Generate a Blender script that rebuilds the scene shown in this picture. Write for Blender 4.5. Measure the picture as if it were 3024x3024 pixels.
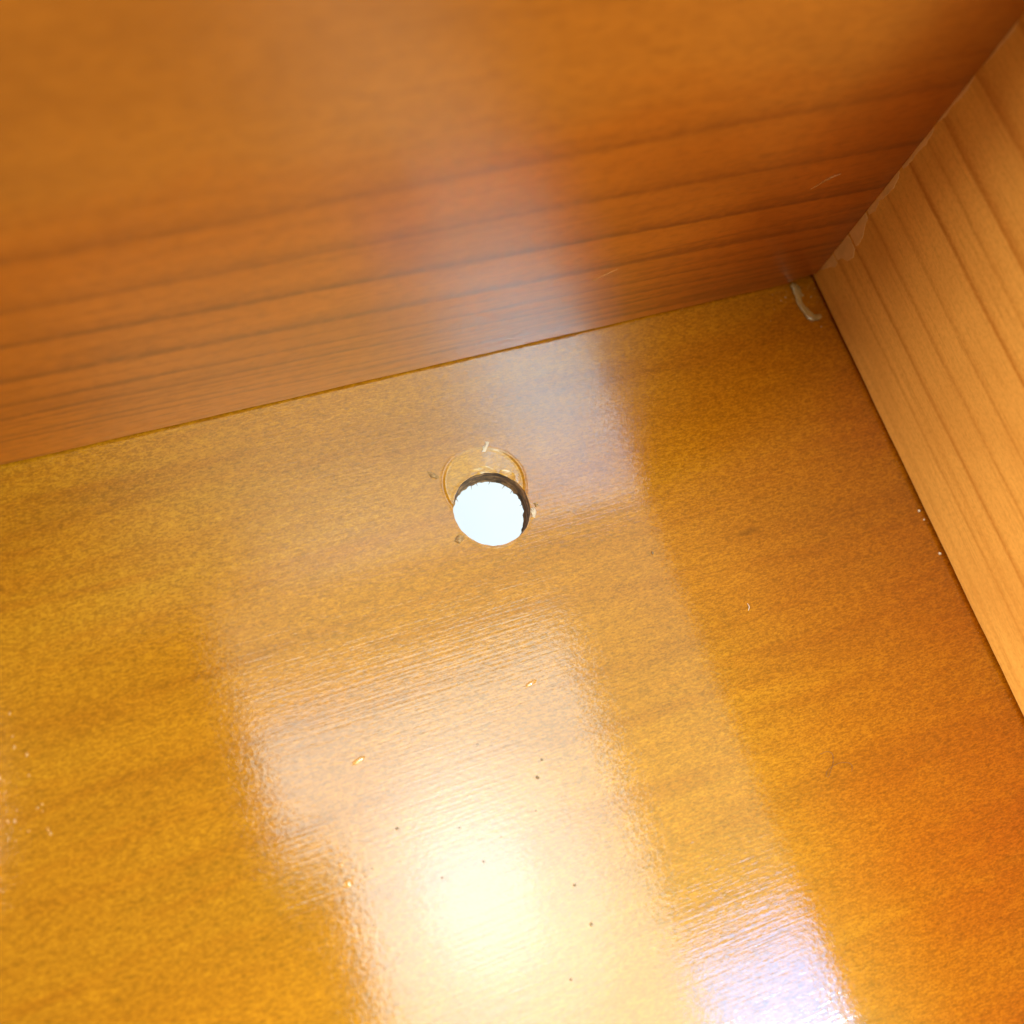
# Inside corner of a varnished wooden drawer with a hole drilled through its bottom.
# World units are metres. Origin = inner corner where bottom, back panel and side panel meet.
# x runs along the back panel (drawer interior x < 0), y runs to the back (interior y < 0), z is up.
import bpy, bmesh, math, random
from mathutils import Vector, Matrix

for o in list(bpy.data.objects):
    bpy.data.objects.remove(o, do_unlink=True)
scene = bpy.context.scene
col = scene.collection
MM = 0.001
rnd = random.Random(7)

# ------------------------------------------------------------------ camera
cam_data = bpy.data.cameras.new("Camera")
cam = bpy.data.objects.new("Camera", cam_data)
col.objects.link(cam)
CAM = Vector((-0.125138, -0.081297, 0.171326))
right = Vector((0.9321, -0.3236, 0.1630))
down = Vector((-0.2562, -0.9068, -0.3349))
fwd = Vector((0.2561, 0.2704, -0.9281))
m = Matrix.Identity(4)
for i in range(3):
    m[i][0] = right[i]; m[i][1] = -down[i]; m[i][2] = -fwd[i]; m[i][3] = CAM[i]
cam.matrix_world = m
cam_data.sensor_width = 36.0
cam_data.lens = 36.0
cam_data.clip_start = 0.005
cam_data.clip_end = 50.0
cam_data.dof.use_dof = True
cam_data.dof.focus_distance = 0.185
cam_data.dof.aperture_fstop = 10.0
scene.camera = cam

# ------------------------------------------------------------------ world: dim light of the room
world = bpy.data.worlds.new("World")
scene.world = world
world.use_nodes = True
bgn = world.node_tree.nodes["Background"]
bgn.inputs[0].default_value = (1.0, 0.68, 0.28, 1)
bgn.inputs[1].default_value = 0.20

# ------------------------------------------------------------------ lamps
# A lamp is given by the slopes (x/z, y/z) under which its mirror image is seen in the bottom.
def area_lamp(name, loc, target, sx, sy, radiance, colour, shape='RECTANGLE'):
    L = bpy.data.lights.new(name, 'AREA')
    L.shape = shape
    L.size = sx; L.size_y = sy
    a = sx * sy * (math.pi / 4 if shape in ('ELLIPSE', 'DISK') else 1)
    L.energy = radiance * math.pi * a          # one-sided lambertian emitter
    L.color = colour
    o = bpy.data.objects.new(name, L)
    col.objects.link(o)
    o.location = loc
    if target is None:
        o.rotation_euler = (0, 0, 0)           # shines straight down
    else:
        o.rotation_euler = (Vector(target) - Vector(loc)).to_track_quat('-Z', 'Y').to_euler()
    return o

H = 1.4
K = H + CAM.z
def ceiling_lamp(name, s0, s1, t0, t1, radiance, colour, shape='RECTANGLE', dz=0.0):
    k = K + dz
    x0, x1 = CAM.x + s0 * k, CAM.x + s1 * k
    y0, y1 = CAM.y + t0 * k, CAM.y + t1 * k
    return area_lamp(name, ((x0 + x1) / 2, (y0 + y1) / 2, H + dz), None, x1 - x0, y1 - y0, radiance, colour, shape)

WARM = (0.68, 0.94, 0.98)
ceiling_lamp("ceiling_lamp", 0.008, 0.285, -0.30, 0.16, 6.2, WARM)
ceiling_lamp("ceiling_lamp_end", -0.035, 0.0078, 0.03, 0.16, 6.4, WARM)  # lamp split in two: the phone's dark silhouette is shaped into its outline
ceiling_lamp("ceiling_lamp_glow", 0.02, 0.24, -0.20, 0.08, 3.0, (0.72, 0.92, 1.0), 'ELLIPSE', dz=-0.02)
ceiling_lamp("ceiling_lamp_bulb", 0.07, 0.18, -0.12, 0.02, 5.0, (0.62, 0.86, 1.0), 'ELLIPSE', dz=-0.04)
ceiling_lamp("white_ceiling", 0.286, 0.75, -0.60, 0.165, 1.6, (1.0, 0.96, 0.64), dz=0.01)
ceiling_lamp("white_ceiling_back", -0.045, 0.75, 0.166, 0.60, 1.9, (1.0, 0.96, 0.62), dz=0.01)
ceiling_lamp("bottom_fill", -0.10, 0.285, -0.46, -0.31, 19.0, (1.0, 0.96, 0.52))  # added fill, brightens the bottom towards the back panel; no known fixture
ceiling_lamp("skylight_edge", 0.290, 0.42, -0.320, -0.175, 17.0, (0.0, 0.36, 1.0))
ceiling_lamp("skylight", 0.290, 0.425, -0.41, -0.322, 170.0, (0.40, 0.78, 1.0))
ceiling_lamp("skylight_low", 0.290, 0.425, -0.48, -0.412, 12.0, (0.6, 0.84, 1.0))
ceiling_lamp("roof_window", 0.20, 0.88, -1.20, -0.64, 16.5, (0.92, 1.0, 0.72))
ceiling_lamp("side_lamp", -0.36, -0.285, 0.135, 0.265, 40.0, (1.0, 0.80, 0.52))
area_lamp("side_panel_fill", (-1.50, 0.46, 0.95), (0.0, -0.06, 0.03), 0.8, 0.6, 36.0, (1.0, 0.87, 0.60))  # unseen fill light added to brighten the side panel from the left

scene.view_settings.view_transform = 'Standard'
scene.view_settings.look = 'None'
scene.view_settings.exposure = 0.06
scene.view_settings.gamma = 1.0
scene.view_settings.use_curve_mapping = False
scene.cycles.max_bounces = 8
scene.cycles.sample_clamp_indirect = 6.0

# ------------------------------------------------------------------ node helpers
class NT:
    def __init__(self, name):
        self.mat = bpy.data.materials.new(name)
        self.mat.use_nodes = True
        self.t = self.mat.node_tree
        self.b = self.t.nodes["Principled BSDF"]
        self.pos = self.n('ShaderNodeTexCoord').outputs['Object']
        s = self.n('ShaderNodeSeparateXYZ')
        self.l(self.pos, s.inputs[0])
        self.x, self.y, self.z = s.outputs[0], s.outputs[1], s.outputs[2]
    def n(self, kind): return self.t.nodes.new(kind)
    def l(self, a, b): self.t.links.new(a, b)
    def put(self, sock, v):
        if hasattr(v, 'is_output'): self.l(v, sock)
        else: sock.default_value = v
    def math(self, op, a, b=None, c=None, clamp=False):
        nd = self.n('ShaderNodeMath'); nd.operation = op; nd.use_clamp = clamp
        self.put(nd.inputs[0], a)
        if b is not None: self.put(nd.inputs[1], b)
        if c is not None: self.put(nd.inputs[2], c)
        return nd.outputs[0]
    def maprange(self, v, a, b, c=0.0, d=1.0, smooth=False):
        nd = self.n('ShaderNodeMapRange')
        if smooth: nd.interpolation_type = 'SMOOTHSTEP'
        self.put(nd.inputs['Value'], v)
        nd.inputs['From Min'].default_value = a; nd.inputs['From Max'].default_value = b
        nd.inputs['To Min'].default_value = c; nd.inputs['To Max'].default_value = d
        return nd.outputs['Result']
    def vec(self, x, y, z):
        nd = self.n('ShaderNodeCombineXYZ')
        for i, v in enumerate((x, y, z)): self.put(nd.inputs[i], v)
        return nd.outputs[0]
    def noise(self, sx, sy, sz, detail=2.0, rough=0.5, dist=0.0, off=0.0):
        """Noise whose features measure about 1/s metres along each axis."""
        mp = self.n('ShaderNodeMapping')
        mp.inputs['Scale'].default_value = (sx, sy, sz)
        mp.inputs['Location'].default_value = (off, off * 1.7, off * 0.6)
        self.l(self.pos, mp.inputs['Vector'])
        nd = self.n('ShaderNodeTexNoise')
        nd.inputs['Scale'].default_value = 1.0
        nd.inputs['Detail'].default_value = detail
        nd.inputs['Roughness'].default_value = rough
        nd.inputs['Distortion'].default_value = dist
        self.l(mp.outputs[0], nd.inputs['Vector'])
        return nd.outputs['Fac']
    def ramp(self, fac, stops, interp='LINEAR'):
        nd = self.n('ShaderNodeValToRGB')
        cr = nd.color_ramp; cr.interpolation = interp
        while len(cr.elements) < len(stops): cr.elements.new(0.5)
        for e, (p, c) in zip(cr.elements, sorted(stops, key=lambda s: s[0])):
            e.position = p
            e.color = c if len(c) == 4 else (*c, 1)
        self.l(fac, nd.inputs[0])
        return nd.outputs['Color']
    def mix(self, fac, a, b, mode='MIX'):
        nd = self.n('ShaderNodeMix'); nd.data_type = 'RGBA'; nd.blend_type = mode
        self.put(nd.inputs[0], fac)
        for s, v in ((nd.inputs[6], a), (nd.inputs[7], b)):
            if hasattr(v, 'is_output'): self.l(v, s)
            else: s.default_value = (*v, 1) if len(v) == 3 else v
        return nd.outputs[2]
    def bump(self, height, dist, normal=None):
        nd = self.n('ShaderNodeBump')
        nd.inputs['Strength'].default_value = 1.0
        nd.inputs['Distance'].default_value = dist
        self.l(height, nd.inputs['Height'])
        if normal is not None: self.l(normal, nd.inputs['Normal'])
        return nd.outputs[0]
    def set(self, key, v):
        s = self.b.inputs[key]
        if hasattr(v, 'is_output'): self.l(v, s)
        elif isinstance(v, (tuple, list)): s.default_value = (*v, 1) if len(v) == 3 else v
        else: s.default_value = v

# ------------------------------------------------------------------ materials
HOLE = (-81.16 * MM, -29.75 * MM)
RAD = 7.0 * MM
RING = (-80.97 * MM, -25.05 * MM)
RING_R = 7.5 * MM
def mat_bottom():
    t = NT("varnished_birch_bottom")
    large = t.noise(11, 30, 30, 2, 0.5, 0.3)
    streak = t.noise(22, 260, 100, 3, 0.6, 0.4, off=3.1)
    speck = t.noise(760, 2500, 1500, 3, 0.65, 0.0, off=1.3)
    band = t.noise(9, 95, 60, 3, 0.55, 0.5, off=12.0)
    fine = t.noise(2300, 4200, 3000, 2, 0.6, 0.0, off=4.3)
    flame = t.noise(130, 380, 200, 2, 0.5, 0.6, off=8.2)
    # the veneer runs from a yellower to a redder tone across the sheet
    tone = t.math('ADD', t.math('MULTIPLY', t.x, 2.2), t.math('MULTIPLY', t.y, -1.2))
    tone = t.math('ADD', t.math('ADD', tone, 0.52), t.math('MULTIPLY', t.math('SUBTRACT', large, 0.5), 1.3), None, True)
    base = t.ramp(tone, [(0.0, (0.268, 0.098, 0.0040)), (0.45, (0.285, 0.090, 0.0025)), (1.0, (0.265, 0.046, 0.0010))])
    base = t.mix(t.math('MULTIPLY', t.maprange(streak, 0.50, 0.78), 0.7), base, (0.21, 0.050, 0.0012))
    base = t.mix(t.math('MULTIPLY', t.maprange(flame, 0.48, 0.75), 0.30), base, (0.36, 0.125, 0.004))
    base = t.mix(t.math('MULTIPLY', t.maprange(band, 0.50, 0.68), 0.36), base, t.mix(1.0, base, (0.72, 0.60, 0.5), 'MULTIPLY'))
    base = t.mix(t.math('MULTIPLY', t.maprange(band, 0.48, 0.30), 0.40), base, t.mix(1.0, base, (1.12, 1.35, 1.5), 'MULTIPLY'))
    dark = t.mix(1.0, base, (0.46, 0.40, 0.40), 'MULTIPLY')
    light = t.mix(1.0, base, (1.55, 1.85, 2.2), 'MULTIPLY')
    base = t.mix(t.math('MULTIPLY', t.maprange(speck, 0.50, 0.70), 0.62), base, dark)
    base = t.mix(t.math('MULTIPLY', t.maprange(speck, 0.50, 0.30), 0.66), base, light)
    base = t.mix(t.math('MULTIPLY', t.maprange(fine, 0.52, 0.72), 0.65), base, dark)
    base = t.mix(t.math('MULTIPLY', t.maprange(fine, 0.48, 0.30), 0.60), base, light)
    # the shallow ring left by the drill: stain scraped thin
    qx = t.math('SUBTRACT', t.x, RING[0]); qy = t.math('SUBTRACT', t.y, RING[1])
    q = t.math('SQRT', t.math('ADD', t.math('MULTIPLY', qx, qx), t.math('MULTIPLY', qy, qy)))
    base = t.mix(t.maprange(q, 7.1 * MM, 7.5 * MM, 0.55, 0.0), base, t.mix(1.0, base, (1.30, 1.75, 2.2), 'MULTIPLY'))
    # a small knot-like mark in the veneer
    dx = t.math('MULTIPLY', t.math('ADD', t.x, 0.03606), 1 / 0.0032)
    dy = t.math('MULTIPLY', t.math('ADD', t.y, 0.0472), 1 / 0.0007)
    rr = t.math('ADD', t.math('MULTIPLY', dx, dx), t.math('MULTIPLY', dy, dy))
    base = t.mix(t.math('MULTIPLY', t.maprange(rr, 1.0, 0.0), 0.6), base, (0.10, 0.025, 0.002))
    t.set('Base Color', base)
    t.set('Roughness', 0.37)
    t.set('IOR', 1.5)
    t.set('Specular Tint', (1.0, 0.80, 0.12))
    t.set('Specular IOR Level', 0.55)
    ridges = t.noise(45, 2300, 300, 2, 0.55, 0.1, off=5.0)
    peel = t.noise(1000, 1500, 900, 3, 0.6, 0.0, off=2.0)
    wavy = t.noise(40, 90, 40, 1, 0.5, 0.0, off=6.0)
    n1 = t.bump(wavy, 3.0e-5)
    n1 = t.bump(ridges, 1.6e-5, n1)
    n1 = t.bump(peel, 1.5e-5, n1)
    n2 = t.bump(speck, 3.0e-5, n1)
    t.l(n2, t.b.inputs['Normal'])
    t.set('Coat Weight', 1.0)
    t.set('Coat Roughness', 0.055)
    t.set('Coat IOR', 1.6)
    t.set('Coat Tint', (1.0, 0.94, 0.70))
    t.l(n1, t.b.inputs['Coat Normal'])
    return t.mat

def ring_stops(lines, lo, hi, early, late, fade):
    """1-D growth rings: abrupt at the line, fading on one side."""
    span = hi - lo
    st = []
    for i, (z, w, k) in enumerate(lines):
        dark = tuple(e + (l - e) * k for e, l in zip(early, late))
        mid = tuple(e + (l - e) * k * 0.35 for e, l in zip(early, late))
        p = (z - lo) / span
        st += [(p - fade[0] / span, early), (p, dark), (p + w * 0.35 / span, mid), (p + w / span, early)]
    return st

def wood_panel(name, axis, lines, early, late, slope, rough, coat_rough, coat, spec_tint, lines_b=(), upper=None):
    """Softwood board. axis = the horizontal axis the grain runs along ('x' or 'y')."""
    t = NT(name)
    u = t.x if axis == 'x' else t.y
    if axis == 'x':
        warp = t.noise(9, 1, 22, 1, 0.5, 0, off=4.4); fine = t.noise(45, 1, 160, 1, 0.5, 0, off=9.0)
        fibre = t.noise(130, 100, 2600, 2, 0.6, 0, off=2.2); mott = t.noise(420, 420, 900, 2, 0.6, 0.3, off=1.1)
        blot = t.noise(26, 20, 46, 2, 0.55, 0.8, off=7.3)
    else:
        warp = t.noise(1, 9, 22, 1, 0.5, 0, off=4.4); fine = t.noise(1, 60, 160, 2, 0.5, 0, off=9.0)
        fibre = t.noise(100, 130, 2600, 2, 0.6, 0, off=2.2); mott = t.noise(1100, 1100, 1500, 3, 0.65, 0.3, off=1.1)
        blot = t.noise(20, 30, 46, 2, 0.55, 0.8, off=7.3)
    z = t.z
    if slope:
        k = t.maprange(t.z, 0.034, 0.056, slope, 0.0, True)
        z = t.math('ADD', z, t.math('MULTIPLY', k, u))
    z = t.math('ADD', z, t.math('MULTIPLY', t.math('SUBTRACT', warp, 0.5), 0.0034))
    z = t.math('ADD', z, t.math('MULTIPLY', t.math('SUBTRACT', fine, 0.5), 0.0006))
    LO, HI = -0.002, 0.158
    fac = t.maprange(z, LO, HI)
    c = t.ramp(fac, ring_stops(lines, LO, HI, early, late, (0.00030, 0)))
    if lines_b:
        c2 = t.ramp(fac, ring_stops(lines_b, LO, HI, (1, 1, 1), tuple(l / e for l, e in zip(late, early)), (0.0003, 0)))
        c = t.mix(1.0, c, c2, 'MULTIPLY')
    thin = t.noise(16, 1, 560, 2, 0.6, 0.2, off=5.5) if axis == 'x' else t.noise(1, 16, 620, 2, 0.6, 0.2, off=5.5)
    low = t.maprange(t.z, 0.010, 0.055, 0.70, 0.30) if axis == 'x' else 0.35
    c = t.mix(t.math('MULTIPLY', t.maprange(thin, 0.56, 0.66), low), c, t.mix(1.0, c, tuple(0.45 + 0.55 * l / e for l, e in zip(late, early)), 'MULTIPLY'))
    c = t.mix(t.math('MULTIPLY', t.maprange(fibre, 0.5, 0.8), 0.24), c, tuple(v * 0.62 for v in late))
    c = t.mix(t.math('MULTIPLY', t.maprange(mott, 0.48, 0.78), 0.34), c, tuple(v * 0.95 for v in late))
    c = t.mix(t.math('MULTIPLY', t.maprange(mott, 0.5, 0.25), 0.30), c, tuple(min(1, v * 1.25) for v in early))
    c = t.mix(t.math('MULTIPLY', t.maprange(blot, 0.42, 0.75), 0.45), c, tuple((a + b * 2) / 3 for a, b in zip(early, late)))
    if upper:      # the wide pale ring in the upper part of the board
        c = t.mix(t.maprange(t.math('ADD', z, t.math('MULTIPLY', t.math('SUBTRACT', blot, 0.5), 0.03)), 0.050, 0.072, 0.0, 0.85, True), c, t.mix(1.0, c, upper, 'MULTIPLY'))
    t.set('Base Color', c)
    t.set('Roughness', rough)
    t.set('Specular Tint', spec_tint)
    nrm = t.bump(fibre, 1.2e-5)
    nrm = t.bump(mott, 2.0e-5, nrm)
    t.l(nrm, t.b.inputs['Normal'])
    t.set('Coat Weight', coat)
    t.set('Coat Roughness', coat_rough)
    t.l(nrm, t.b.inputs['Coat Normal'])
    return t.mat

def mat_back():
    A = [(z * MM, w * MM, k) for z, w, k in
         ((1.6, 1.2, .7), (7.4, 1.2, .5), (9.3, 1.8, .8), (13.4, 2.4, .75), (20.6, 4.0, .95), (30.2, 5.0, .95))]
    A2 = [(z * MM, w * MM, k) for z, w, k in
          ((3.6, 1.0, .5), (5.9, 1.0, .55), (11.2, 1.0, .45), (17.2, 1.2, .4), (42.0, 5.0, .75), (55.7, 5.0, .65), (62.5, 3.0, .2))]
    return wood_panel("varnished_pine_back", 'x', A, (0.35, 0.085, 0.003), (0.115, 0.018, 0.0007), 0.041,
                      0.45, 0.27, 1.0, (1.0, 0.88, 0.65), A2, (1.08, 1.45, 3.5))

def mat_side():
    A = [(z * MM, w * MM, k) for z, w, k in
         ((3.2, 0.9, .7), (9.6, 1.2, .85), (16.2, 1.2, .95), (23.3, 1.3, .95), (37.9, 2.0, .95), (48.4, 4.0, .9), (58.0, 5.0, .8))]
    A2 = [(z * MM, w * MM, k) for z, w, k in
          ((1.4, 0.5, .3), (6.4, 0.8, .5), (12.6, 0.7, .35), (19.6, 0.8, .3), (29.9, 0.8, .4), (43.6, 2.0, .45), (68.0, 4.0, .8))]
    return wood_panel("varnished_pine_side", 'y', A, (0.80, 0.44, 0.11), (0.46, 0.165, 0.015), 0.0,
                      0.50, 0.35, 0.35, (1.0, 0.95, 0.85), A2)

def mat_hole():
    t = NT("drilled_wood_edge")
    lay = t.noise(260, 260, 800, 3, 0.65, 0.4)
    fib = t.noise(1500, 1500, 900, 2, 0.7, 0.2, off=3)
    c = t.ramp(lay, [(0.36, (0.020, 0.011, 0.006)), (0.5, (0.13, 0.066, 0.028)), (0.64, (0.36, 0.20, 0.09))])
    c = t.mix(t.math('MULTIPLY', t.maprange(fib, 0.5, 0.7), 0.6), c, (0.040, 0.024, 0.015))
    t.set('Base Color', c); t.set('Roughness', 0.8)
    t.l(t.bump(fib, 1.5e-4), t.b.inputs['Normal'])
    return t.mat

def mat_plain(name, colour, rough=0.5, alpha=1.0, coat=0.0, trans=0.0, nscale=1500, vary=0.35):
    t = NT(name)
    nz = t.noise(nscale, nscale, nscale, 2, 0.6)
    c = t.mix(t.maprange(nz, 0.35, 0.7), colour, tuple(v * (1 - vary) for v in colour))
    t.set('Base Color', c); t.set('Roughness', rough); t.set('Alpha', alpha)
    t.set('Coat Weight', coat); t.set('Coat Roughness', 0.1); t.set('Transmission Weight', trans)
    t.l(t.bump(nz, 4e-5), t.b.inputs['Normal'])
    return t.mat

M_BOTTOM, M_BACK, M_SIDE, M_HOLE = mat_bottom(), mat_back(), mat_side(), mat_hole()
M_GLUE = mat_plain("dried_glue", (0.38, 0.21, 0.075), 0.28, 1.0, 0.6, 0.0, 900, 0.3)
M_FILM = mat_plain("dried_glue_film", (0.80, 0.50, 0.25), 0.50, 1.0, 0.0, 0.0, 400, 0.15)
M_CHIP = mat_plain("bare_wood_chip", (0.40, 0.23, 0.10), 0.6, 1, 0.2, 0, 2000, 0.5)
M_CHIP_PALE = mat_plain("pale_chip", (0.60, 0.47, 0.36), 0.45, 1, 0.3, 0, 2000, 0.2)
M_DUST = mat_plain("dark_dust", (0.24, 0.15, 0.08), 0.8)
M_GRAIN = mat_plain("white_grain", (0.80, 0.74, 0.68), 0.5)
M_HAIR = mat_plain("brown_hair", (0.20, 0.09, 0.03), 0.4)
M_SPLINTER = mat_plain("pale_splinter", (0.40, 0.15, 0.035), 0.5)
M_VARNISH = mat_plain("varnish_bead", (0.50, 0.22, 0.04), 0.15, 1, 1.0, 0, 900, 0.2)
M_WHITE = mat_plain("white_sheet", (0.41, 0.47, 0.61), 0.7, 1, 0, 0, 60, 0.02)

# ------------------------------------------------------------------ object helpers
def link(name, me, mat, parent=None, smooth=False):
    me.materials.append(mat)
    if smooth:
        for p in me.polygons: p.use_smooth = True
    o = bpy.data.objects.new(name, me)
    col.objects.link(o)
    if parent is not None: o.parent = parent
    return o

def mesh(name, verts, faces):
    me = bpy.data.meshes.new(name)
    me.from_pydata(verts, [], faces)
    me.update()
    return me

def tag(o, label=None, category=None, group=None, kind=None):
    if label: o["label"] = label
    if category: o["category"] = category
    if group: o["group"] = group
    if kind: o["kind"] = kind
    return o

def sst(a, b, x):
    t = max(0.0, min(1.0, (x - a) / (b - a)))
    return t * t * (3 - 2 * t)

# ------------------------------------------------------------------ the white sheet seen through the hole
tag(link("background_sheet", mesh("background_sheet",
    [(-0.6, -0.5, -0.25), (0.5, -0.5, -0.25), (0.5, 0.6, -0.25), (-0.6, 0.6, -0.25)], [(0, 1, 2, 3)]), M_WHITE),
    kind="structure")

# ------------------------------------------------------------------ the drawer
drawer = bpy.data.objects.new("wooden_drawer", None)
col.objects.link(drawer)
tag(drawer, "varnished honey-coloured wooden drawer with a round hole drilled through its bottom", "drawer")

X0, Y0 = -0.330, -0.270          # inner faces of the far side and the front
THICK = 4.2 * MM

def chip_depth(x, y):
    d = 0.0
    for cx, cy, rx, ry, dep in ((-80.7, -23.3, 2.5, 1.75, 0.22), (-76.6, -24.7, 1.5, 1.5, 0.20), (-84.4, -24.9, 1.5, 1.1, 0.20)):
        e = math.hypot((x / MM - cx) / rx, (y / MM - cy) / ry)
        e += 0.10 * math.sin(x / MM * 2.1 + cy) * math.sin(y / MM * 1.7)
        if e < 1: d = max(d, dep * (0.12 * min(1.0, (1 - e) / 0.08) + 0.88 * (1 - e)))
    return d * MM

def top_height(x, y):
    ax, ay = x - RING[0], y - RING[1]
    d = math.hypot(ax, ay)
    a = math.atan2(ay - 0.6 * MM, ax)
    side = 0.06 + 0.94 * sst(0.25, 0.95, abs(math.cos(a)))        # edge is crisper at both sides
    rr = RING_R + 0.10 * MM * math.sin(3 * a + 0.4)
    z = -0.10 * MM * (1 - sst(rr - 0.45 * MM, rr, d)) * (0.25 + 0.75 * side)
    z += 0.045 * MM * side * math.exp(-((d - rr - 0.22 * MM) / (0.20 * MM)) ** 2)
    if ax > 0:
        z -= 0.025 * MM * side * math.exp(-((d - rr + 0.85 * MM) / (0.14 * MM)) ** 2)
    z += 0.02 * MM * math.exp(-((math.hypot(x - HOLE[0], y - HOLE[1]) - RAD - 0.2 * MM) / (0.3 * MM)) ** 2)
    return z - chip_depth(x, y)

def build_bottom():
    N, RINGS = 288, 96
    x_lo, x_hi, y_lo, y_hi = X0 - 0.004, 0.004, Y0 - 0.004, 0.004
    angs = [2 * math.pi * i / N for i in range(N)]
    for cx, cy in ((x_lo, y_lo), (x_hi, y_lo), (x_hi, y_hi), (x_lo, y_hi)):   # a vertex on each corner
        a = math.atan2(cy - HOLE[1], cx - HOLE[0]) % (2 * math.pi)
        k = min(range(N), key=lambda i: abs(angs[i] - a))
        angs[k] = a
    rough = [0.0] * N
    for k in range(40):
        f, ph = rnd.randint(2, 34), rnd.uniform(0, 6.28); am = rnd.uniform(0.2, 1.0) * 0.05 * MM / (1 + f / 5)
        for i in range(N): rough[i] += am * math.sin(f * angs[i] + ph)
    verts, faces = [], []
    R1 = 16 * MM
    for j in range(RINGS + 1):
        s = j / RINGS
        for i, a in enumerate(angs):
            r0 = RAD + rough[i]
            r = r0 + (R1 - r0) * s ** 1.25
            x, y = HOLE[0] + r * math.cos(a), HOLE[1] + r * math.sin(a)
            verts.append((x, y, top_height(x, y)))
    for i, a in enumerate(angs):                     # out to the rectangle
        ca, sa = math.cos(a), math.sin(a)
        tx = ((x_hi if ca > 0 else x_lo) - HOLE[0]) / ca if abs(ca) > 1e-9 else 1e9
        ty = ((y_hi if sa > 0 else y_lo) - HOLE[1]) / sa if abs(sa) > 1e-9 else 1e9
        t = min(tx, ty)
        verts.append((HOLE[0] + t * ca, HOLE[1] + t * sa, 0.0))
    for j in range(RINGS + 1):
        for i in range(N):
            k = (i + 1) % N
            faces.append((j * N + i, (j + 1) * N + i, (j + 1) * N + k, j * N + k))
    # underside, set in a little from the hole wall
    top_n = len(verts)
    for i, a in enumerate(angs):
        verts.append((HOLE[0] + (RAD + 0.3 * MM) * math.cos(a), HOLE[1] + (RAD + 0.3 * MM) * math.sin(a), -THICK))
    for i in range(N):
        x, y, z = verts[(RINGS + 1) * N + i]
        verts.append((x, y, -THICK))
    for i in range(N):
        k = (i + 1) % N
        faces.append((top_n + i, top_n + k, top_n + N + k, top_n + N + i))
        faces.append(((RINGS + 1) * N + i, top_n + N + i, top_n + N + k, (RINGS + 1) * N + k))
    o = link("bottom_panel", mesh("bottom_panel", verts, faces), M_BOTTOM, drawer)
    for p in o.data.polygons:                        # the flat sheet and the edges stay flat-shaded
        p.use_smooth = p.index < RINGS * N
    # wall of the hole: torn fibres, a ragged lower rim
    wv, wf = [], []
    LV = 26
    hr = random.Random(3)
    low = [0.0] * N
    for k in range(60):
        f, ph = hr.randint(2, 44), hr.uniform(0, 6.28); am = hr.uniform(0.2, 1) * 0.09 * MM / (1 + f / 5)
        for i in range(N): low[i] += am * math.sin(f * angs[i] + ph)
    for j in range(LV + 1):
        s = j / LV
        for i, a in enumerate(angs):
            r = RAD + rough[i] * (1 - s)
            r += hr.uniform(-1, 1) * 0.02 * MM * (s > 0) - 0.25 * MM * sst(0.55, 1.0, s)
            r += 0.05 * MM * math.sin(s * 19 + 1.3 * math.sin(3 * a)) * (0 < s < 1)
            if s == 1: r += low[i] * 1.3
            x, y = HOLE[0] + r * math.cos(a), HOLE[1] + r * math.sin(a)
            zt = top_height(HOLE[0] + (RAD + rough[i]) * math.cos(a), HOLE[1] + (RAD + rough[i]) * math.sin(a))
            wv.append((x, y, zt + (-THICK - 0.05 * MM + low[i] - zt) * s))
    for j in range(LV):
        for i in range(N):
            k = (i + 1) % N
            wf.append((j * N + i, j * N + k, (j + 1) * N + k, (j + 1) * N + i))
    link("hole_wall", mesh("hole_wall", wv, wf), M_HOLE, o, True)
    return o
bottom = build_bottom()

def panel(name, profile, path_axis, stations, mat, closed=True):
    """Sweeps a cross-section (list of (depth, z) per station) along x or y."""
    verts, faces = [], []
    n = None
    for s in stations:
        pr = profile(s); n = len(pr)
        for d, z in pr:
            verts.append((s, d, z) if path_axis == 'x' else (d, s, z))
    for k in range(len(stations) - 1):
        for i in range(n):
            j = (i + 1) % n
            faces.append((k * n + i, k * n + j, (k + 1) * n + j, (k + 1) * n + i))
    faces.append(tuple(range(n)))
    faces.append(tuple((len(stations) - 1) * n + i for i in reversed(range(n))))
    me = mesh(name, verts, faces)
    bm = bmesh.new(); bm.from_mesh(me)
    bmesh.ops.recalc_face_normals(bm, faces=bm.faces)
    bm.to_mesh(me); bm.free()
    return link(name, me, mat, drawer)

PH, PT = 128 * MM, 12 * MM       # panel height and thickness
LOW = -10 * MM                   # panels hang below the bottom board
def section(lip, sign=1, edge=0.35 * MM):
    """Inner face at depth 0, body at depth > 0, groove for the bottom board; rounded top edge."""
    r = 1.6 * MM
    pts = [(0.0045, lip), (edge, lip)]
    pts += [(edge * (1 - math.sin(a)), lip + edge * (1 - math.cos(a))) for a in (0.5, 1.0, math.pi / 2)]
    pts += [(r - r * math.cos(a), PH - r + r * math.sin(a)) for a in (0.0, 0.4, 0.8, 1.2, math.pi / 2)]
    pts += [(PT - r + r * math.sin(a), PH - r + r * math.cos(a)) for a in (0.0, 0.4, 0.8, 1.2, math.pi / 2)]
    pts += [(PT, LOW), (0.0, LOW), (0.0, -THICK - 0.4 * MM), (0.0045, -THICK - 0.4 * MM)]
    return [(sign * d, z) for d, z in pts]

def wob(s, seed, amp):
    return amp * (math.sin(s * 310 + seed) + 0.6 * math.sin(s * 830 + 2 * seed) + 0.4 * math.sin(s * 2100 + 3 * seed))

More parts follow.
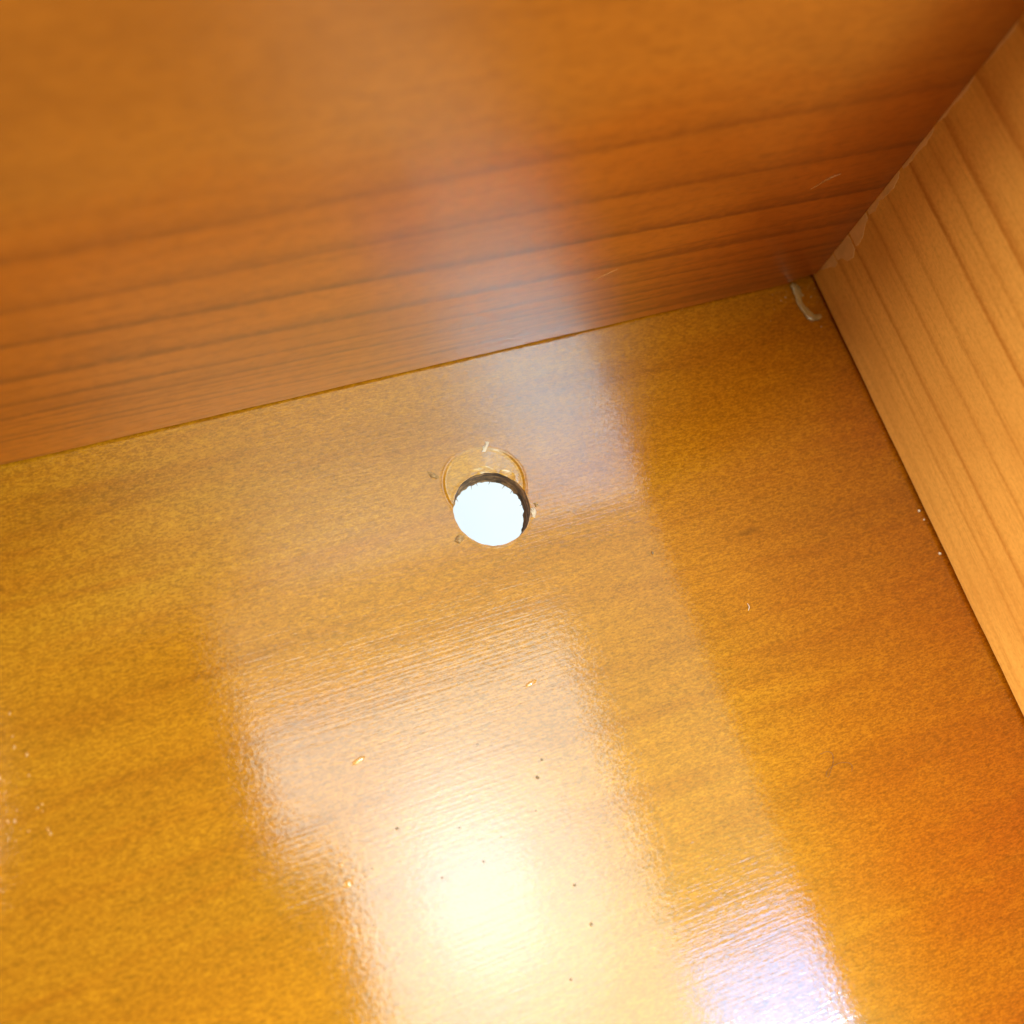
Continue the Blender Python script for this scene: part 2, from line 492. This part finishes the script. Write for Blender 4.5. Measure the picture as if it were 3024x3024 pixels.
def back_profile(s):
    lip = 0.36 * MM + wob(s, 1.0, 0.06 * MM)
    lip += 1.3 * MM * sst(-6.2 * MM, -3.6 * MM, s)          # broken edge in the corner
    return section(lip)
bst = [X0 + (0 - X0) * i / 60 for i in range(57)] + [-20 * MM + i * 0.7 * MM for i in range(29)]
bst = sorted(set(round(v, 6) for v in bst if v <= 0)) + [0.0]
bst = sorted(set(bst))
panel("back_panel", back_profile, 'x', bst, M_BACK)

def side_profile(s):
    lip = 0.55 * MM + wob(s, 2.2, 0.05 * MM)
    return section(max(lip, 0.25 * MM), edge=0.6 * MM)
sst_y = [Y0 - PT + (PT * 2 - Y0) * i / 90 for i in range(91)]
panel("side_panel", side_profile, 'y', sst_y, M_SIDE)
panel("far_side_panel", lambda s: [(X0 + d, z) for d, z in section(0.4 * MM, -1)], 'y', sst_y[::6], M_SIDE)
panel("front_panel", lambda s: [(Y0 + d, z) for d, z in section(0.3 * MM, -1)], 'x', bst[::8] + [0.0], M_BACK)

# ------------------------------------------------------------------ dried glue in the corner
def tube(name, pts, radii, mat, parent=None, seg=10, flat=1.0, jitter=0.0, seed=1):
    r_ = random.Random(seed)
    P = [Vector(p) for p in pts]
    # Catmull-Rom resampling
    Q, RR = [], []
    for i in range(len(P) - 1):
        p0, p1, p2, p3 = P[max(i - 1, 0)], P[i], P[i + 1], P[min(i + 2, len(P) - 1)]
        for k in range(6):
            t = k / 6
            Q.append(0.5 * ((2 * p1) + (p2 - p0) * t + (2 * p0 - 5 * p1 + 4 * p2 - p3) * t * t + (3 * p1 - p0 - 3 * p2 + p3) * t ** 3))
            RR.append(radii[i] + (radii[i + 1] - radii[i]) * t)
    Q.append(P[-1]); RR.append(radii[-1])
    verts, faces = [], []
    for i, q in enumerate(Q):
        d = (Q[min(i + 1, len(Q) - 1)] - Q[max(i - 1, 0)]).normalized()
        up = Vector((0, 0, 1)) if abs(d.z) < 0.9 else Vector((1, 0, 0))
        a = d.cross(up).normalized(); b = a.cross(d).normalized()
        for k in range(seg):
            th = 2 * math.pi * k / seg
            rr = RR[i] * (1 + r_.uniform(-jitter, jitter))
            verts.append(tuple(q + a * math.cos(th) * rr + b * math.sin(th) * rr * flat))
    for i in range(len(Q) - 1):
        for k in range(seg):
            j = (k + 1) % seg
            faces.append((i * seg + k, i * seg + j, (i + 1) * seg + j, (i + 1) * seg + k))
    faces.append(tuple(reversed(range(seg)))); faces.append(tuple((len(Q) - 1) * seg + k for k in range(seg)))
    return link(name, mesh(name, verts, faces), mat, parent, True)

glue_pts = [(-5.2, -0.1), (-4.75, -0.9), (-4.7, -1.8), (-4.85, -3.0), (-5.2, -4.5), (-4.9, -6.2), (-4.3, -8.0), (-3.2, -8.6), (-1.9, -8.5)]
glue_r = [0.5, 0.95, 0.90, 0.75, 0.62, 0.75, 0.95, 0.7, 0.4]
tube("glue_strand", [(x * MM, y * MM, 0.18 * MM) for x, y in glue_pts], [r * MM for r in glue_r], M_GLUE, drawer, 12, 0.28, 0.25, 4)

def blob(name, c, r, mat, parent=None, seed=0, squash=(1, 1, 0.6), sub=2, amp=0.3, rot=0.0):
    r_ = random.Random(seed)
    bm = bmesh.new()
    bmesh.ops.create_icosphere(bm, subdivisions=sub, radius=1.0)
    ks = [(Vector((r_.uniform(-1, 1), r_.uniform(-1, 1), r_.uniform(-1, 1))) * 2.6, r_.uniform(0, 6), r_.uniform(.3, 1)) for _ in range(6)]
    cr, sr = math.cos(rot), math.sin(rot)
    for v in bm.verts:
        d = 1 + amp * sum(a * math.sin(k.dot(v.co) + p) for k, p, a in ks) / 3
        p = v.co * d
        x, y, z = p.x * squash[0] * r, p.y * squash[1] * r, p.z * squash[2] * r
        v.co = Vector((c[0] + x * cr - y * sr, c[1] + x * sr + y * cr, c[2] + z))
    me = bpy.data.meshes.new(name); bm.to_mesh(me); bm.free()
    return link(name, me, mat, parent, True)

for i, (x, y, r) in enumerate(((-3.7, -3.0, .30), (-2.0, -3.8, .18), (-2.9, -10.8, .18), (-7.6, -2.6, .22), (-8.9, -3.1, .16))):
    blob("glue_drop", (x * MM, y * MM, 0.05 * MM), r * MM, M_GLUE, drawer, 20 + i)
# thin films of glue smeared on the side panel along the corner, stopping at the growth rings
def film(name, pts, seed):
    r_ = random.Random(seed)
    n = len(pts); P = []
    for i in range(n):
        (y0, z0), (y1, z1) = pts[i], pts[(i + 1) % n]
        for k in range(8):
            t = k / 8
            P.append((y0 + (y1 - y0) * t + r_.uniform(-.10, .10), z0 + (z1 - z0) * t + r_.uniform(-.10, .10)))
    cy, cz = sum(p[0] for p in P) / len(P), sum(p[1] for p in P) / len(P)
    verts, faces = [], []
    N = len(P)
    for dx, sc in ((0.0, 1.0), (-0.03, 0.985), (-0.05, 0.93)):
        for y, z in P:
            verts.append((dx * MM, min(-0.02, cy + (y - cy) * sc) * MM, (cz + (z - cz) * sc) * MM))
    for j in range(2):
        for i in range(N):
            k = (i + 1) % N
            faces.append((j * N + i, j * N + k, (j + 1) * N + k, (j + 1) * N + i))
    faces.append(tuple(2 * N + i for i in range(N)))
    return link(name, mesh(name, verts, faces), M_FILM, drawer)
films = ([(-0.05, 3.6), (-0.05, 9.5), (-2.3, 9.5), (-2.5, 8.3), (-1.6, 6.9), (-0.8, 5.0)],
         [(-0.05, 9.8), (-0.05, 16.0), (-3.2, 16.0), (-4.4, 14.6), (-3.9, 12.4), (-2.4, 11.4), (-1.9, 9.8)],
         [(-0.05, 16.5), (-0.05, 23.0), (-1.2, 23.0), (-1.7, 21.6), (-3.0, 19.6), (-3.4, 17.4), (-3.1, 16.5)],
         [(-0.05, 23.6), (-0.05, 35.4), (-0.9, 34.6), (-1.5, 32.2), (-1.2, 29.0), (-0.8, 27.6), (-1.5, 25.4), (-1.0, 23.6)],
         [(-0.05, 36.2), (-0.05, 46.5), (-0.5, 46.0), (-1.1, 43.2), (-0.7, 41.0), (-0.9, 38.2), (-0.6, 36.2)],
         [(-0.05, 47.4), (-0.05, 58.0), (-0.4, 57.0), (-0.8, 54.4), (-0.4, 52.0), (-0.6, 49.4)],
         [(-0.05, 60.0), (-0.05, 69.0), (-0.6, 67.5), (-0.5, 65.0), (-0.3, 62.0)])
for i, f_ in enumerate(films): film("glue_film", f_, 60 + i)

# torn fibres hanging at the lower rim of the hole
for ang, ln, tw in ((1.75, 0.55, 0.3), (1.62, 0.35, -0.5), (0.78, 0.5, 0.4), (0.55, 0.4, -0.2), (2.35, 0.45, 0.3), (0.05, 0.35, 0.2), (1.2, 0.3, 0.5)):
    ca, sa = math.cos(ang), math.sin(ang)
    p = [(HOLE[0] + (RAD - q * MM) * math.cos(ang + tw * q * 0.12), HOLE[1] + (RAD - q * MM) * math.sin(ang + tw * q * 0.12), -THICK + (0.5 - k * 0.28) * MM)
         for k, q in enumerate((0.15, 0.35, 0.35 + ln * 0.5, 0.35 + ln))]
    tube("torn_fibre", p, [0.09 * MM, 0.08 * MM, 0.05 * MM, 0.02 * MM], M_HOLE, bottom, 5)

# small beads of varnish on the bottom, where the glare breaks
for i, (x, y, r, rot) in enumerate(((-123.0, -82.4, .75, .6), (-123.2, -79.4, .5, .2), (-116.2, -64.9, .8, .25), (-85.0, -61.6, .8, .2))):
    blob("varnish_bead", (x * MM, y * MM, -0.03 * MM), r * MM, M_VARNISH, bottom, 40 + i, (1.6 if i > 1 else 1.0, 0.5 if i > 1 else 0.8, 0.22), 2, 0.2, rot)

# a patch of tiny beads in the varnish at the left, each catching a glint
br = random.Random(11)
for i in range(34):
    u = br.random() ** 1.6
    x, y = -170.5 + 7.5 * u, -37 - br.random() * 24
    blob("varnish_bead", (x * MM, y * MM, -0.02 * MM), br.uniform(.20, .42) * MM, M_VARNISH, bottom, 200 + i,
         (1.3, 0.8, 0.30), 1, 0.15, br.uniform(0, 3))

# ------------------------------------------------------------------ loose bits lying in the drawer
def chip(pts, th, mat, label, seed, lift=0.0):
    """A splinter: an irregular plate with a ridge, lying on the bottom."""
    r_ = random.Random(seed)
    fine = []
    for i, (x, y) in enumerate(pts):
        x2, y2 = pts[(i + 1) % len(pts)]
        for k in (0, 0.5):
            fine.append((x + (x2 - x) * k + r_.uniform(-.10, .10), y + (y2 - y) * k + r_.uniform(-.10, .10)))
    pts = fine
    n = len(pts)
    cx, cy = sum(p[0] for p in pts) / n, sum(p[1] for p in pts) / n
    verts, faces = [], []
    for x, y in pts: verts.append((x * MM, y * MM, 0.04 * MM))
    for x, y in pts: verts.append(((cx + (x - cx) * .80) * MM, (cy + (y - cy) * .80) * MM, (th * r_.uniform(.2, .9)) * MM))
    verts.append((cx * MM, cy * MM, (th + lift) * MM))
    for i in range(n):
        k = (i + 1) % n
        faces.append((i, k, n + k, n + i)); faces.append((n + i, n + k, 2 * n))
    faces.append(tuple(reversed(range(n))))
    o = link("wood_chip", mesh("wood_chip", verts, faces), mat)
    return tag(o, label, "wood chip", "wood chips around the drilled hole")
chip([(-79.4, -18.9), (-78.7, -18.9), (-77.9, -17.9), (-77.5, -17.2), (-78.1, -17.1), (-78.9, -17.9)], .35, M_CHIP_PALE,
     "pale sliver of wood lying behind the hole, towards the back panel", 1)
chip([(-90.4, -19.9), (-89.6, -20.1), (-88.7, -21.0), (-88.5, -21.6), (-89.1, -21.7), (-89.9, -21.0)], .5, M_CHIP,
     "small brown chip left of the shallow ring by the hole", 2)
chip([(-89.6, -33.9), (-89.2, -33.2), (-88.4, -32.9), (-87.8, -33.3), (-88.0, -34.1), (-88.9, -34.4)], .7, M_CHIP,
     "stubby brown chip at the lower left of the hole", 3)
chip([(-74.3, -31.6), (-73.7, -31.6), (-73.6, -32.5), (-74.1, -33.5), (-74.7, -33.4), (-74.6, -32.4)], .4, M_CHIP_PALE,
     "whitish chip at the right rim of the hole", 4)
chip([(-73.6, -30.8), (-72.9, -30.9), (-72.8, -31.5), (-73.4, -31.6)], .35, M_CHIP,
     "tiny tan crumb right of the hole, just behind the whitish chip", 5)

specks = [(-87.39, -74.2, .32), (-89.05, -76.69, .42), (-113.34, -76.96, .42), (-103.87, -80.09, .24), (-101.72, -86.26, .30),
          (-108.8, -86.37, .26), (-88.94, -94.46, .38), (-88.44, -100.85, .45), (-94.34, -107.24, .3), (-91.06, -81.59, .2),
          (-97.85, -83.53, .16), (-96.89, -68.53, .18), (-118.75, -81.51, .22)]
speck_labels = ["small dark dust speck in the glare, upper of two close together right of centre",
    "dark dust speck in the glare, lower and larger of two close together",
    "dark dust speck at the left of the bright glare, well left of the others",
    "faint dust speck just above the brightest spot of the glare, left of centre",
    "dust speck inside the brightest spot of the glare",
    "dust speck at the left edge of the brightest spot of the glare",
    "dark dust speck right of the brightest spot, second largest in the lower glare",
    "largest dark dust speck low in the glare, towards the bluish reflection",
    "lowest dust speck in the glare, near the front edge of the view",
    "tiny dust speck straight below the close pair in the glare",
    "tiniest dust speck in the middle of the glare, above the brightest spot",
    "topmost dust speck in the glare, nearest the drilled hole",
    "faint dust speck at the left border of the glare, beside a varnish bead"]
for i, ((x, y, r), lab) in enumerate(zip(specks, speck_labels)):
    o = blob("dust_speck", (x * MM, y * MM, 0.10 * MM), r * 0.78 * MM, M_DUST, None, 100 + i, (1, 0.75, 0.5), 1, 0.4, rnd.uniform(0, 3))
    tag(o, lab, "dust speck", "dust specks in the glare")
o = blob("dust_speck", (-55.46 * MM, -45.9 * MM, 0.1 * MM), .35 * MM, M_DUST, None, 130, (0.6, 1.2, 0.5), 1, 0.4)
tag(o, "dark dust speck right of the hole, outside the glare", "dust speck")
for i, (x, y, r, lab) in enumerate(((-0.75, -53.0, .30, "white grain in the gap under the side panel, the one nearer the corner"),
                                    (-0.65, -54.9, .20, "smallest pale grain in the gap under the side panel, between two others"),
                                    (-0.7, -62.0, .28, "white grain in the gap under the side panel, farthest from the corner"))):
    o = blob("white_grain", (x * MM, y * MM, 0.2 * MM), r * MM, M_GRAIN, None, 140 + i, (1, 1, 0.8), 1, 0.5)
    tag(o, lab, "grain", "white grains along the side panel")

hair = [(-40.15, -88.7), (-38.6, -88.7), (-37.9, -89.4), (-38.3, -90.6), (-39.2, -91.65), (-40.3, -92.7), (-40.5, -92.1),
        (-39.6, -91.5), (-38.6, -91.3), (-37.1, -91.2), (-35.7, -91.7), (-35.3, -92.4), (-35.8, -93.2)]
o = tube("hair", [(x * MM, y * MM, 0.08 * MM) for x, y in hair], [0.035 * MM] * len(hair), M_HAIR, None, 6)
tag(o, "thin curled brown hair lying on the orange part of the drawer bottom", "hair")
o = tube("fibre", [(-41.9 * MM, -59.9 * MM, .1 * MM), (-41.9 * MM, -60.6 * MM, .3 * MM), (-42.3 * MM, -61.2 * MM, .1 * MM)],
         [0.04 * MM, 0.06 * MM, 0.03 * MM], M_GRAIN, None, 6)
tag(o, "short pale fibre on the drawer bottom between hole and side panel", "fibre")
# raised splinters on the back panel
for pts, r in (([(-18.1, 34.9), (-16.6, 36.2), (-15.2, 37.2), (-13.5, 37.9)], .10), ([(-17.4, 35.2), (-16.2, 36.9), (-14.6, 37.9)], .07),
               ([(-55.3, 19.6), (-53.1, 20.8), (-50.8, 21.8)], .14)):
    tube("splinter", [(x * MM, -0.04 * MM, z * MM) for x, z in pts], [r * MM * .5] + [r * MM] * (len(pts) - 2) + [r * MM * .3], M_SPLINTER, drawer, 6)

# fine dust and sawdust gathered in the corner and along the joints
dr = random.Random(23)
dv, df = [], []
def dust_grain(x, y, z, r):
    b = len(dv)
    for ax in ((1, 0, 0), (-1, 0, 0), (0, 1, 0), (0, -1, 0), (0, 0, 1), (0, 0, -1)):
        k = r * dr.uniform(.6, 1.4)
        dv.append((x + ax[0] * k, y + ax[1] * k, z + ax[2] * k * .7))
    for i, j in ((0, 2), (2, 1), (1, 3), (3, 0)):
        df.append((b + i, b + j, b + 4)); df.append((b + j, b + i, b + 5))
for i in range(60):       # corner
    dust_grain(-abs(dr.gauss(0, 5)) * MM - .3 * MM, -abs(dr.gauss(0, 4)) * MM - .2 * MM, .05 * MM, dr.uniform(.04, .12) * MM)
for i in range(90):       # joint under the side panel
    dust_grain(-abs(dr.gauss(0, .5)) * MM, -dr.random() * 120 * MM, .06 * MM, dr.uniform(.03, .10) * MM)
for i in range(70):       # joint under the back panel
    dust_grain(-dr.random() * 180 * MM, -abs(dr.gauss(0, .4)) * MM, .05 * MM, dr.uniform(.03, .08) * MM)
for i in range(40):       # around the hole
    a, q = dr.uniform(0, 6.283), RAD + abs(dr.gauss(0.2, 2.2)) * MM
    x, y = HOLE[0] + q * math.cos(a), HOLE[1] + q * math.sin(a)
    dust_grain(x, y, top_height(x, y) + .04 * MM, dr.uniform(.03, .09) * MM)
tag(link("dust", mesh("dust", dv, df), mat_plain("pale_sawdust", (0.42, 0.25, 0.11), 0.8)),
    "fine sawdust gathered in the joints and around the hole", "dust", kind="stuff")
